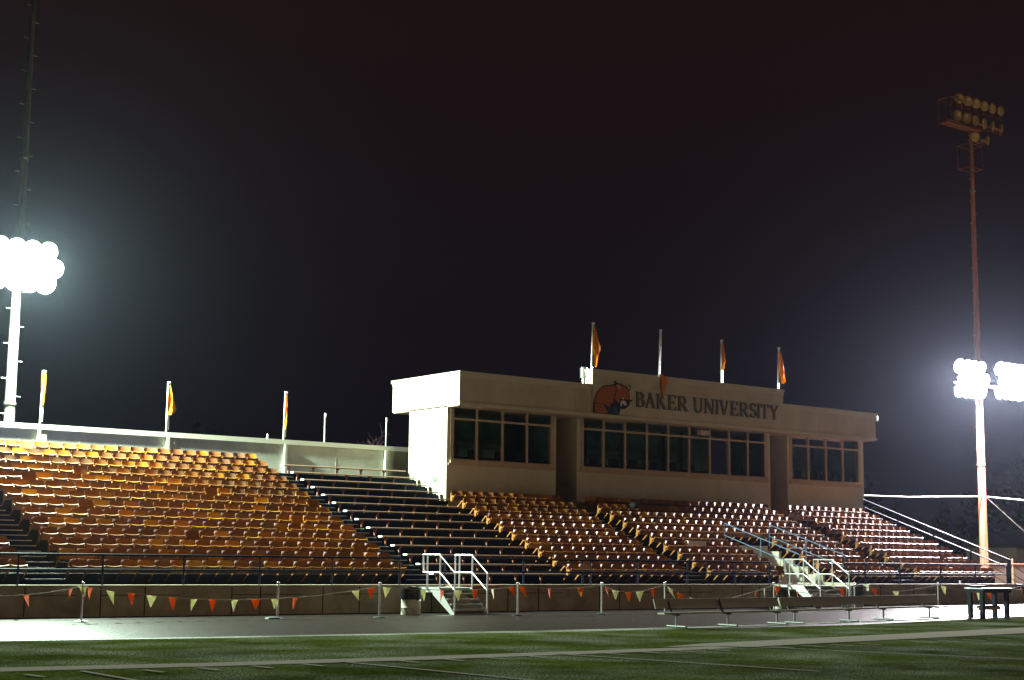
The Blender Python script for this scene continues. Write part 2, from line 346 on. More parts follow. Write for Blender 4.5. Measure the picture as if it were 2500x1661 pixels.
# where every seat stands : (block name, row j, index, count, x, y, z)
seats = []
def block(nm, xa, n, pitch, rows):
    for j in rows:
        for i in range(n): seats.append((nm, j, i, n, xa+pitch*(i+.5), YB+j*RUN, tz(j)))
block('far left', 14.68-.498*4, 4, .498, range(0, 7))
block('left', 15.85, 22, .498, range(14))
block('centre', 33.53, 11, .491, range(10))
block('mid', 40.25, 22, .4864, range(5, 10))
block('midA', 40.25, 8, .5075, range(0, 5))
block('midB', 47.12, 8, .480, range(0, 5))
block('right', 52.35, 11, .49, range(10))
def proj(x, y, z):
    v = cam.matrix_world.inverted() @ Vector((x, y, z)); f = 3706.16
    return 1250+f*v.x/-v.z, 830.5-f*v.y/-v.z, -v.z
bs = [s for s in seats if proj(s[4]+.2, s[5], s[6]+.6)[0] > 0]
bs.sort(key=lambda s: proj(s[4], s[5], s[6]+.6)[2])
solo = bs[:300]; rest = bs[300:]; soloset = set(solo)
def protoseat(down, endl):
    r = thing('stadium_seat', (0, 0, 0), 'orange seat', 'seat')
    b = MB(); back_mesh(b, 0, 0, 0); smooth_build(b, 'backrest', M['seat'], r)
    s_ = MB(); seat_mesh(s_, 0, 0, 0, down); smooth_build(s_, 'seat', M['seat'], r)
    f = MB(); frame_mesh(f, .247, 0, 0); f.build('side_frame', M['seatframe'], r)
    if endl: f = MB(); frame_mesh(f, -.247, 0, 0); f.build('side_frame', M['seatframe'], r)
    return r
protos = {(d, e): protoseat(d, e) for d in (0, 1) for e in (0, 1)}
tmpl = {k: (v, list(v.children)) for k, v in protos.items()}
used = set()
downs = {(13, 4), (9, 2), (8, 14), (4, 16), (5, 18), (1, 0), (3, 9), (10, 6), (2, 20), (6, 4), (7, 21)}
for (nm, j, i, n, x, y, z) in solo:
    down = 1 if (nm == 'left' and (j, i) in downs) else 0
    k = (down, 1 if i == 0 else 0); src, ch = tmpl[k]
    if k in used:
        r = src.copy(); COL.objects.link(r); kids = []
        for c in ch: c2 = c.copy(); COL.objects.link(c2); c2.parent = r
    else: r = src; used.add(k)
    r.location = (x+random.uniform(-.004, .004), y+random.uniform(-.006, .006), z); r.rotation_euler = (random.uniform(-.045, .045), random.uniform(-.008, .008), random.uniform(-.03, .03))
    rn = 'front row' if j == 0 else '%s row up' % ordn(j+1)
    if nm == 'left':
        fromr = n-i
        pos = '%s from its left end' % ordn(i+1) if i < 11 else '%s from its right end' % ordn(fromr)
        lab = 'orange fold-up seat, %s, %s of the big left block' % (pos, rn)
    elif nm == 'far left': lab = 'orange fold-up seat, %s left of the steps, %s, block at left photo edge' % (ordn(n-i), rn)
    else: lab = 'orange fold-up seat, %s from left end, %s of block right of bleachers' % (ordn(i+1), rn)
    r['label'] = lab; r['category'] = 'seat'; r['group'] = 'orange fold-up stadium seats'
for k, v in protos.items():
    if k not in used:
        for c in list(v.children): bpy.data.objects.remove(c)
        bpy.data.objects.remove(v)
rb = MB(); rfm = MB()
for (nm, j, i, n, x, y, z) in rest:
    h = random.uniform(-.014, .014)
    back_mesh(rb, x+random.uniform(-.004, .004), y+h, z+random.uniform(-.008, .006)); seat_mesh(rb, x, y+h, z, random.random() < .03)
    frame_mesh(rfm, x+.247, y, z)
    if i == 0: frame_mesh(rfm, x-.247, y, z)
so_ = rb.build('stadium_seats', M['seat_pink_lit'], None, smooth=True)
tag(so_, 'remaining rows of orange fold-up seats in the centre and right blocks', 'seats', 'orange fold-up stadium seats', 'stuff')
rfm.build('side_frames', M['seatframe'], so_)['kind'] = 'stuff'

# ================================================================== bleacher benches between the seat blocks
for j in range(14):
    y = YB+j*RUN-.014; zt = 1.158+j*RISE; xa = 28.0; xb = 33.45 if j < 10 else 33.62-(j-9)*.02
    if j >= 10: xb = 33.5
    wh = 'lowest' if j == 0 else ('topmost' if j == 13 else '%s from the bottom' % ordn(j+1))
    t = thing('bleacher_bench', (xa, y, tz(j)), 'long brown bleacher plank on brackets between orange seat blocks, %s' % wh, 'bench', 'bleacher planks on the navy steps')
    MB().prism([(y, zt-.045), (y+.24, zt-.045), (y+.24, zt), (y+.022, zt), (y+.006, zt-.008), (y, zt-.022)], 'x', xa+.02, xb).build('plank', M['plank'], t)
    MB().box(xa-.02, xa+.02, y-.004, y+.245, zt-.05, zt+.004).build('end_cap', M['plank_end'], t)
    x = xa+.22+(j % 2)*.05
    while x < xb-.1:
        b = MB(); b.prism([(y+.02, zt-.045), (y+.02, zt-.075), (y+.10, zt-.12), (y+.13, tz(j)), (y+.17, tz(j)), (y+.16, zt-.12), (y+.22, zt-.075), (y+.22, zt-.045)], 'x', x-.03, x+.03)
        b.build('bracket', M['bracket'], t); x += 1.07

# ================================================================== railings along the front wall
def rail(name, posts, label, ybase=39.3, zb_=T0+.02, h=.80, mid=.40, m='navy_metal', group='front railings', r=.028):
    t = thing(name, (posts[0], ybase, zb_), label, 'railing', group)
    for x in posts:
        MB().tube([(x, ybase, zb_), (x, ybase, zb_+h)], r, 8).build('post', M[m], t, True)
    MB().tube([(posts[0], ybase, zb_+h), (posts[-1], ybase, zb_+h)], r*1.1, 8).build('top_rail', M[m], t, True)
    MB().tube([(posts[0], ybase-.003, zb_+mid), (posts[-1], ybase-.003, zb_+mid)], r, 8).build('middle_rail', M[m], t, True)
    return t
rail('railing', [9.2, 11.5, 13.96, 16.25, 18.6, 20.95, 23.34, 25.72], 'navy pipe railing on the front wall left of the left metal stairs')
rail('railing', [27.4, 30.5, 32.99, 33.35, 35.47, 37.82, 40.22, 42.0], 'navy pipe railing on the front wall between the two metal stairs')
rail('railing', [46.2, 47.4, 49.53, 52.12, 54.46, 56.66], 'navy pipe railing on the front wall right of the right metal stairs')
# guard rails along portal
for (xx, sd_) in ((44.42, 'left'), (47.05, 'right')):
    t = thing('handrail', (xx, 39.6, T0), 'blue-grey sloping pipe handrail on %s side of the sunken stand entrance' % sd_, 'handrail', 'portal handrails')
    A = (xx, 44.0, 3.16); B = (xx, 40.0, 1.93)
    MB().tube([(xx, 44.0, 2.25), A, B, (xx, 40.0, T0)], .022, 8).build('top_rail', M['blue_metal'], t, True)
    MB().tube([(xx, 44.0, 2.68), (xx, 40.0, 1.46)], .018, 8).build('middle_rail', M['blue_metal'], t, True)
    MB().tube([(xx, 42.0, 1.5), (xx, 42.0, 2.54)], .018, 8).build('post', M['blue_metal'], t, True)
# sloping rail at right end of stand
t = thing('handrail', (58.2, 40.2, T0), 'dark sloping handrail following the rake down the right end of the stand', 'handrail')
MB().box(58.16, 58.26, 40.2, 40.32, T0-.1, 1.86).build('post', M['navy_metal'], t)
def slope(za, zb__, w_, hh, nm): 
    b = MB(); b.prism([(40.2, za), (48.4, zb__), (48.4, zb__-hh), (40.2, za-hh)], 'x', 58.21-w_/2, 58.21+w_/2); b.build(nm, M['navy_metal'], t)
slope(1.86, 4.72, .09, .05, 'top_rail'); slope(1.50, 4.36, .08, .045, 'middle_rail')
for k in range(1, 5):
    y = 40.2+k*2.0; z = 1.86+(4.72-1.86)*(y-40.2)/8.2; MB().box(58.18, 58.24, y, y+.06, z-1.1, z-.05).build('post', M['navy_metal'], t)
# end steps going down from right end of walkway
t = thing('stair_rail', (56.9, 39.3, T0), 'dark pipe handrails running down off the right end of the front wall', 'handrail')
for y in (39.2, 40.3):
    MB().tube([(56.9, y, 1.62), (58.9, y, .85), (58.9, y, 0)], .022, 8).build('top_rail', M['bracket'], t, True)
    MB().tube([(56.9, y, 1.25), (58.9, y, .48)], .02, 8).build('middle_rail', M['bracket'], t, True)
for k in range(3): MB().box(57.05+k*.5, 57.6+k*.5, 39.2, 40.3, 0, .6-.2*k).build('step', M['concrete'], t)

# ================================================================== portable aluminium stairs
def stairs(x0, x1, yo, label, zp=.76):
    t = thing('metal_stairs', ((x0+x1)/2, 37.2+yo, 0), label, 'stairs', 'aluminium stairs up to the stand')
    Y = lambda y: y+yo
    b = MB(); b.box(x0+.03, x1-.03, Y(37.65), Y(39.1), zp-.05, zp); b.build('platform', M['alu_tread'], t)
    for x in (x0, x1):
        xo = x-.02 if x == x0 else x+.02
        b = MB(); b.box(min(x, xo), max(x, xo), Y(37.62), Y(39.1), zp-.14, zp+.01)
        b.prism([(Y(37.95), zp-.0), (Y(37.62), zp), (Y(36.86), .06), (Y(36.80), .0), (Y(37.0), .0), (Y(37.95), zp-.20)], 'x', min(x, xo)+.001, max(x, xo)-.001)
        b.build('stringer', M['alu'], t)
        r = .024
        b = MB()
        b.tube([(x, Y(38.50), 1.213), (x, Y(38.50), 1.74), (x, Y(37.615), 1.74), (x, Y(36.83), 1.20), (x, Y(36.83), .02)], r, 8)
        b.tube([(x, Y(38.50), 1.213), (x, Y(37.615), 1.22), (x, Y(36.83), .70)], r*.9, 8)
        b.tube([(x, Y(38.27), 1.74), (x, Y(38.27), zp)], r*.95, 8); b.tube([(x, Y(37.60), 1.74), (x, Y(37.60), zp)], r*.95, 8)
        b.build('handrail', M['alu'], t, True)
        MB().tube([(x, Y(38.9), 0), (x, Y(38.9), zp)], .03, 8).build('leg', M['alu_tread'], t, True)
    for k in range(4):
        y = 37.42-.2*k; z = zp-.15*(k+1); MB().box(x0+.02, x1-.02, Y(y), Y(y+.26), z-.035, z).build('tread', M['alu_tread'], t)
    return t
stairs(26.05, 27.23, 0, 'aluminium stairs with pipe handrails beside the bag-lined drum, below the bleacher planks')
stairs(42.0, 43.55, .02, 'aluminium stairs with pipe handrails behind the long player bench, by the sunken entrance', .80)

# ================================================================== drums used as bins
def drum(x, y, label, bag=True, rad=.29, ht=.74):
    t = thing('trash_drum', (x, y, 0), label, 'trash can', 'drums used as trash cans')
    pr = [(rad, 0), (rad, .01), (rad*.985, .03)]
    for k in range(1, 4):
        h = ht*k/3.6; pr += [(rad*.985, h-.02), (rad*1.02, h), (rad*.985, h+.02)]
    pr += [(rad*.985, ht-.02), (rad*1.02, ht)]
    MB().lathe((x, y, 0), pr, 28).build('drum', M['drum'], t, True)
    if bag:
        random.seed(int(x*10)); b = MB(); n = 28; rings = []
        for (rr, z) in ((rad*1.05, ht-.30), (rad*1.07, ht-.22), (rad*1.06, ht-.1), (rad*1.08, ht+.0), (rad*1.04, ht+.05), (rad*.92, ht+.045), (rad*.8, ht-.12), (.01, ht-.15)):
            rings.append(len(b.v))
            for q in range(n):
                a = 2*math.pi*q/n; k2 = 1+random.uniform(-.025, .03) if rr > .1 else 1
                dz = random.uniform(-.03, .03) if z == ht-.30 else random.uniform(-.008, .008)
                b.v.append((x+rr*k2*math.cos(a), y+rr*k2*math.sin(a), z+dz))
        for a_, c_ in zip(rings, rings[1:]):
            for q in range(n): b.f.append((a_+q, a_+(q+1) % n, c_+(q+1) % n, c_+q))
        b.build('bin_bag', M['poly'], t, True)
drum(24.93, 37.45, 'pale steel drum with black bag over its rim left of the left stairs')
drum(44.4, 37.3, 'pale steel drum with dark rim right of the right stairs', True)
drum(40.75, 37.6, 'pale drum with dark bag left of the right stairs, half hidden by the bench', True, .27, .70)

# ================================================================== stanchions and bunting
st = [(14.52, 36.3), (20.0, 36.45), (22.8, 35.8), (27.55, 35.75), (30.75, 35.7), (33.75, 36.1), (38.8, 36.1), (42.95, 36.1), (47.7, 36.1)]
wh = ['leftmost chrome post with white cloth round its base', 'chrome post with black cloth heaped at its base', 'chrome post just left of the bag-lined drum', 'chrome post right of the left stairs', 'chrome post below the centre seats, between left stairs and player bench', 'chrome post behind the left end of the player bench', 'chrome post left of the right stairs', 'chrome post in front of the drum right of the right stairs', 'rightmost chrome post, between player bench and black table']
for k, (x, y) in enumerate(st):
    t = thing('stanchion', (x, y, 0), wh[k], 'post', 'chrome stanchions carrying the bunting')
    MB().lathe((x, y, 0), [(.17, .0), (.17, .012), (.15, .025), (.05, .04)], 24).build('base', M['rubber'] if k else M['white'], t, True)
    MB().tube([(x, y, .03), (x, y, .86)], .026, 12).build('pole', M['chrome'], t, True)
    b = MB(); b.lathe((x, y, .86), [(.02, 0), (.04, .015), (.02, .03)]+[(.042*math.sin(math.pi*q/8), .072-.042*math.cos(math.pi*q/8)) for q in range(1, 8)], 14); b.build('ball_top', M['chrome'], t, True)
b = MB(); b.lathe((19.8, 36.3, .0), [(.24, 0), (.22, .03), (.1, .055), (.02, .06)], 9); tag(b.build('cloth_heap', M['rubber']), 'black cloth lying at the foot of second chrome post from left', 'cloth')
def catmull(P, n=6):
    out = []
    for k in range(len(P)-1):
        p0, p1, p2, p3 = P[max(k-1, 0)], P[k], P[k+1], P[min(k+2, len(P)-1)]
        for q in range(n):
            t_ = q/n; out.append(tuple(.5*((2*p1[a])+(-p0[a]+p2[a])*t_+(2*p0[a]-5*p1[a]+4*p2[a]-p3[a])*t_**2+(-p0[a]+3*p1[a]-3*p2[a]+p3[a])*t_**3) for a in (0, 1)))
    out.append(tuple(P[-1])); return out
spans = [('left of the leftmost chrome post', [(9.5, .70), (11.2, .60), (12.465, 0.63), (13.2, 0.66), (14.1, 0.78), (14.5, .86)]),
 ('long sagging span between first and third posts', [(14.5, .86), (15.5, .714), (17.0, .56), (18.45, .50), (20.0, .525), (21.07, .6), (22.2, .76), (22.8, .85)]),
 ('passing in front of the drum and left stairs', [(22.8, .85), (23.5, .79), (25.25, .74), (26.55, .77), (27.55, .85)]),
 ('taut span just right of the left stairs', [(27.55, .85), (28.67, .785), (29.6, .79), (30.75, .86)]),
 ('below the centre seats, left of the player bench', [(30.75, .86), (31.5, .69), (32.2, .66), (32.9, .73), (33.75, .86)]),
 ('deep sag behind the left half of player bench', [(33.75, .86), (34.75, .5), (35.9, .36), (37.0, .48), (38.8, .86)]),
 ('in front of the right stairs', [(38.8, .86), (39.6, .68), (40.7, .58), (41.9, .7), (42.95, .86)]),
 ('right of the right stairs, behind the player bench end', [(42.95, .86), (44.2, .71), (45.3, .63), (46.4, .71), (47.7, .86)]),
 ('behind the black table at right', [(47.7, .86), (48.9, .68), (50.2, .55), (51.5, .6), (52.9, .80), (54.5, .9)])]
pen = [('o', 13.12), ('o', 14.208), ('c', 14.507), ('o', 14.704), ('c', 15.23), ('o', 15.786), ('c', 16.341), ('o', 16.928), ('c', 17.526), ('o', 18.054), ('c', 18.698), ('o', 19.318), ('c', 19.9), ('o', 20.456), ('c', 22.1), ('o', 22.55), ('c', 23.0), ('c', 24.2), ('o', 24.85), ('c', 25.4), ('o', 26.0), ('c', 26.6), ('o', 27.3), ('o', 27.68), ('o', 28.7), ('o', 29.9), ('o', 30.95), ('c', 31.35), ('o', 31.95), ('c', 32.5), ('o', 33.1), ('c', 33.95), ('o', 34.4), ('c', 34.95), ('o', 36.1), ('o', 37.9), ('c', 38.3), ('o', 38.95), ('c', 39.5), ('o', 39.95), ('o', 42.2), ('c', 42.5), ('o', 44.0), ('c', 45.2), ('c', 48.0), ('o', 49.76), ('c', 50.2), ('o', 50.8), ('c', 52.2), ('o', 52.9)]
def y_rope(x):
    for (a, b_) in zip(st, st[1:]):
        if a[0] <= x <= b_[0]: return a[1]+(b_[1]-a[1])*(x-a[0])/(b_[0]-a[0])-.03
    return st[0][1]-.03 if x < st[0][0] else st[-1][1]-.03
random.seed(3)
for nm, P in spans:
    C = catmull(P); t = thing('bunting', (C[0][0], y_rope(C[0][0]), 0), 'rope of orange and cream pennants, '+nm, 'bunting', 'pennant ropes in front of the stand')
    MB().tube([(x, y_rope(x), z+random.uniform(-.006, .006)) for x, z in C], .010, 6).build('rope', M['rope'], t, True)
    for c, x in pen:
        if P[0][0] <= x < P[-1][0]:
            zz = None
            for (a, b_) in zip(C, C[1:]):
                if a[0] <= x <= b_[0]+1e-6: zz = a[1]+(b_[1]-a[1])*(x-a[0])/(b_[0]-a[0]+1e-9); sl = (b_[1]-a[1])/(b_[0]-a[0]+1e-9)
            y = y_rope(x); wdt = random.uniform(.09, .125); hh = random.uniform(.25, .33); dx = random.uniform(-.09, .10); dy = random.uniform(-.14, .06); rot = random.uniform(-.8, .8)
            ca, sa = math.cos(rot), math.sin(rot)
            b = MB(); n = 5
            for side in (0, 1):
                for r in range(n+1):
                    f = r/n; hw = wdt*(1-f)+.004; cy = y+dy*f*f+.004*side; cx = x+dx*f; z = zz-.006-hh*f
                    for u in (-1, 0, 1): b.v.append((cx+u*hw*ca, cy+u*hw*sa+.012*math.sin(3*f+1)*(1-abs(u)), z+(u*hw*sl if r == 0 else u*hw*sl*(1-f))))
            N = 3*(n+1)
            for r in range(n):
                for u in (0, 1):
                    a = r*3+u; b.f.append((a, a+1, a+4, a+3)); b.f.append((a+N, a+N+3, a+N+4, a+N+1))
            for r in range(n): b.f.append((r*3, r*3+3, r*3+3+N, r*3+N)); b.f.append((r*3+2, r*3+2+N, r*3+5+N, r*3+5))
            p = b.build('pennant', M['orange_flag' if c == 'o' else 'white_flag'], t)
            p['label'] = 'orange pennant' if c == 'o' else 'cream pennant'

# ================================================================== player benches
def pbench(posts, x0, x1, label):
    t = thing('player_bench', (x0, 28.4, 0), label, 'bench', 'player benches by the track')
    def yb(x): return 27.95+(max(0, x-28))*.148 if x < 45 else 0
    b = MB()
    for (ya, yb2, z) in ((0, .26, .36),):
        b.quad  # plank follows gentle skew of the bench line
    def skew(mb, ya, yc, z0, z1, dz0=0, tilt=0):
        i = len(mb.v); zz = .0
        for x in (x0, x1):
            for (yy, z_) in ((ya, z0), (yc, z0+dz0), (yc+tilt, z1+dz0), (ya+tilt, z1)): mb.v.append((x, yb(x)+yy, z_))
        mb.f += [(i, i+1, i+2, i+3), (i+7, i+6, i+5, i+4), (i, i+4, i+5, i+1), (i+1, i+5, i+6, i+2), (i+2, i+6, i+7, i+3), (i+3, i+7, i+4, i)]
    b = MB(); skew(b, -.02, .24, .335, .37); b.build('seat', M['benchwood'], t)
    b = MB(); skew(b, .30, .325, .46, .70, 0, .08); b.build('backrest', M['benchwood'], t)
    for x in posts:
        y = yb(x)+.1
        l = MB(); l.tube([(x, y, .05), (x, y, .335)], .028, 10); l.build('leg', M['galv'], t, True)
        f = MB(); f.tube([(x, y-.34, .03), (x, y+.34, .03)], .028, 10); f.build('foot', M['dullgalv'], t, True)
        s_ = MB(); s_.prism([(y-.10, .335), (y+.18, .335), (y+.22, .38), (y+.36, .68), (y+.33, .69), (y+.18, .37), (y+.12, .30), (y-.10, .30)], 'x', x-.03, x+.03); s_.build('back_bracket', M['rubber'], t)
pbench([26.62, 28.5, 30.68], 26.1, 31.05, 'low backed metal bench at the turf edge, the shorter left one')
pbench([31.5, 34.2, 36.05, 38.7], 31.12, 39.6, 'long low backed metal bench at the turf edge, the right one')

# ================================================================== black wooden table
t = thing('table', (41.2, 29.2, 0), 'black painted wooden table with thick legs and raw wood brace at right', 'table')
MB().box(40.27, 41.78, 28.80, 29.50, .895, .925).build('table_top', M['white'], t)
b = MB(); b.box(40.30, 41.75, 28.82, 28.86, .78, .893); b.box(40.30, 41.75, 29.44, 29.48, .78, .893); b.box(40.30, 40.34, 28.86, 29.44, .78, .893); b.box(41.71, 41.75, 28.86, 29.44, .78, .893); b.build('apron', M['darkwood'], t)
for (x, y) in ((40.35, 28.87), (41.60, 28.87), (40.35, 29.31), (41.60, 29.31)): MB().box(x-.02, x+.10, y, y+.12, .0, .778).build('leg', M['darkwood'], t)
MB().box(40.46, 41.56, 29.1, 29.14, .24, .34).build('brace', M['rawwood'], t); MB().box(40.46, 41.56, 29.145, 29.19, .30, .38).build('brace', M['darkwood'], t)
b = MB(); b.box(40.30, 40.85, 29.05, 29.46, .93, 1.0); tag(b.build('folded_board', M['darkwood']), 'dark flat case lying on the left end of black table', 'case')

# ================================================================== press box
FY, WY = 47.55, 48.34
pb = thing('press_box', (33.69, WY, 4.0), 'cream stucco press box with three window bays on top of the stand', 'press box')
XA, XZ = 33.69, 58.35
vols = [(33.69, 39.14, [33.95, 35.11, 36.38, 37.62, 38.90]), (40.25, 51.80, [40.55, 41.70, 42.90, 44.15, 45.40, 46.66, 47.92, 49.14, 50.33, 51.47]), (52.95, 58.35, [53.22, 54.40, 55.63, 56.83, 58.0])]
WZ0, WZ1, TR = 5.41, 7.46, 7.03
RB = 51.0
for vi, (a, b_, ml) in enumerate(vols):
    base = 2.6
    wl = MB()
    wl.box(a, b_, WY, WY+.2, base, WZ0-.001)          # below window
    wl.box(a, ml[0], WY, WY+.2, WZ0, 7.5); wl.box(ml[-1], b_, WY, WY+.2, WZ0, 7.5)
    wl.box(a, a+.2, WY+.2, RB, base, 7.5); wl.box(b_-.2, b_, WY+.2, RB, base, 7.5); wl.box(a+.2, b_-.2, RB-.2, RB, base, 7.5)
    wl.build('wall', M['stucco'], pb)
    rm = MB(); rm.box(a+.21, b_-.21, WY+.21, RB-.21, WZ0-.55, WZ0-.5); rm.box(a+.201, b_-.201, RB-.26, RB-.201, WZ0-.5, 7.5); rm.box(a+.201, a+.24, WY+.21, RB-.3, WZ0-.5, 7.5); rm.box(b_-.24, b_-.201, WY+.21, RB-.3, WZ0-.5, 7.5)
    rm.build('room_interior', M['glass_room'], pb)
    # counter, chairs, monitors seen through glass
    ct = MB(); ct.box(a+.3, b_-.3, WY+.3, WY+.75, WZ0+.12, WZ0+.17); random.seed(vi+5); x = a+.7
    while x < b_-.8:
        ct.box(x, x+.05, WY+1.1, WY+1.15, WZ0-.4, WZ0+.5); ct.box(x-.15, x+.25, WY+1.05, WY+1.15, WZ0+.15, WZ0+.52)
        if random.random() < .5: ct.box(x+.4, x+.8, WY+.5, WY+.55, WZ0+.2, WZ0+.5)
        if random.random() < .35: ct.box(x+.5, x+.58, WY+2.2, WY+2.3, WZ0, 7.4)
        x += random.uniform(.8, 1.4)
    ct.build('counter', M['black'], pb)
    # window : frame (mullions, transom) + panes + sill
    ymf = WY-.03
    fr = MB(); e = .05
    for k, x in enumerate(ml):
        fr.box(x-e*(1 if k else 2.2), x+e*(1 if k < len(ml)-1 else 2.6), ymf, WY+.1, WZ0, WZ1)
    for k in range(len(ml)-1):
        x0 = ml[k]+(e); x1 = ml[k+1]-e
        fr.box(x0, x1, ymf+.002, WY+.098, TR-.045, TR+.03); fr.box(x0, x1, ymf+.002, WY+.098, WZ0, WZ0+.05)
    wf = fr.build('window', M['trim'], pb)
    for k in range(len(ml)-1):
        x0 = ml[k]+e; x1 = ml[k+1]-e
        MB().quad((x0, WY+.04, WZ0+.05), (x1, WY+.04, WZ0+.05), (x1, WY+.04, TR-.045), (x0, WY+.04, TR-.045)).build('pane', M['glass'], wf)
        MB().quad((x0, WY+.04, TR+.03), (x1, WY+.04, TR+.03), (x1, WY+.04, WZ1), (x0, WY+.04, WZ1)).build('pane', M['glass'], wf)
    sl = MB(); sl.box(ml[0]-.12, ml[-1]+.14, WY-.07, WY-.001, WZ0-.13, WZ0-.002); sl.box(ml[0]-.2, ml[-1]+.2, WY-.045, WY-.001, WZ0-.20, WZ0-.132); sl.build('sill', M['trim'], wf)
# recesses between bays
rc = MB(); rc.box(39.14, 40.25, RB-.2, RB, 2.6, 7.5); rc.box(51.80, 52.95, RB-.2, RB, 2.6, 7.5); rc.build('recess_wall', M['stucco'], pb)
for a in (39.16, 51.82): MB().box(a+.02, a+1.0, RB-.24, RB-.205, 4.1, 6.3).build('door', M['black'], pb)
# roof slab and parapets
ro = MB(); ro.box(XA, XZ, FY, 52.28, 7.5, 8.70); ro.build('roof', M['stucco_stained'], pb)
ro = MB(); ro.box(XA+.0, XZ, FY+.06, 52.2, 7.45, 7.498); ro.build('soffit', M['trim'], pb)
co = MB()
def cornice(x0, x1, z): 
    co.box(x0-.05, x1+.05, FY-.075, 52.35, z-.12, z); co.box(x0-.015, x1+.015, FY-.03, 52.31, z-.22, z-.102)
cornice(XA, XZ, 8.80)
co.build('cornice', M['stucco'], pb)
pr_ = MB(); pr_.box(40.36, 51.79, FY-.065, FY+.36, 8.35, 9.34); pr_.build('parapet', M['stucco_stained'], pb)
co = MB(); co.box(40.32, 51.83, FY-.11, FY+.42, 9.34, 9.44); co.box(40.345, 51.805, FY-.085, FY+.39, 9.20, 9.338); co.build('cornice', M['stucco'], pb)
lw = MB(); lw.box(40.36, 51.79, FY-.064, FY-.001, 7.62, 8.349); lw.build('sign_panel', M['stucco_stained'], pb)
lp = MB(); lp.box(XA-.03, XZ+.03, FY-.05, FY-.0, 7.47, 7.60); lp.build('fascia_band', M['stucco'], pb)
for (x, y) in ((XA-.012, 48.95), ): 
    v = MB(); v.box(x, XA-.001, 48.87, 49.25, 4.55, 4.77); [v.box(x-.012, x, 48.89, 49.23, 4.575+.045*k, 4.595+.045*k) for k in range(4)]; v.build('vent', M['galv'], pb)
v = MB(); v.box(40.238, 40.249, 48.75, 49.2, 4.6, 4.85); v.build('vent', M['galv'], pb)
MB().lathe((58.44, FY-.02, 8.42), [(.04, 0), (.05, .05), (.05, .22), (.03, .26)], 10).build('downpipe', M['white'], pb, True)
MB().lathe((51.92, FY+.1, 9.1), [(.02, 0), (.035, .02), (.035, .24), (.02, .26)], 10).build('downpipe', M['white'], pb, True)
b = MB(); b.box(47.05, 47.55, WY-.34, WY-.10, 7.12, 7.34); b.tube([(47.2, WY-.2, 7.34), (47.2, WY-.2, 7.46)], .02); tag(b.build('loudspeaker', M['conc_light']), 'pale box-shaped loudspeaker hung under the press box eave before middle windows', 'speaker')
# roof vents
for (x, y, lab) in ((40.78, 48.55, 'round galvanised roof vent beside left end of raised parapet'), (42.3, 49.6, 'low galvanised roof vent half hidden behind parapet under the left flag')):
    b = MB(); b.lathe((x, y, 8.8), [(.10, 0), (.10, .36), (.165, .38), (.165, .80), (.14, .82), (.04, .85)], 18); tag(b.build('roof_vent', M['galv'], None, True), lab, 'vent')

# ------------------------------------------------------------------ lettering
LT = thing('wall_lettering', (42.69, FY-.1, 8.0), 'raised dark serif letters reading BAKER UNIVERSITY on the press box', 'sign')
def rib(pts, w_):
    """flat ribbon outline from a centre line with (possibly varying) width"""
    ws = w_ if isinstance(w_, (list, tuple)) else [w_]*len(pts); Lf = []; Rt = []
    for k, p in enumerate(pts):
        a = Vector(pts[max(k-1, 0)]); c = Vector(pts[min(k+1, len(pts)-1)]); d = (c-a).normalized(); nn = Vector((-d.y, d.x))*ws[k]/2; p = Vector(p)
        Lf.append(tuple(p+nn)); Rt.append(tuple(p-nn))
    return [( [Lf[k], Lf[k+1], Rt[k+1], Rt[k]] ) for k in range(len(pts)-1)]
def arc(cx, cy, rx, ry, a0, a1, n=9): return [(cx+rx*math.cos(math.radians(a0+(a1-a0)*k/n)), cy+ry*math.sin(math.radians(a0+(a1-a0)*k/n))) for k in range(n+1)]
TH, tn = .17, .075
def ser(x, y, w_=.30): return [[(x-w_/2, y), (x+w_/2, y), (x+w_/2, y+.05), (x-w_/2, y+.05)]]
def stem(x): return [[(x-TH/2, 0), (x+TH/2, 0), (x+TH/2, 1), (x-TH/2, 1)]]+ser(x, 0)+ser(x, .95)
def vw(n, a=tn, b=TH): return [a+(b-a)*math.sin(math.pi*k/n) for k in range(n+1)]
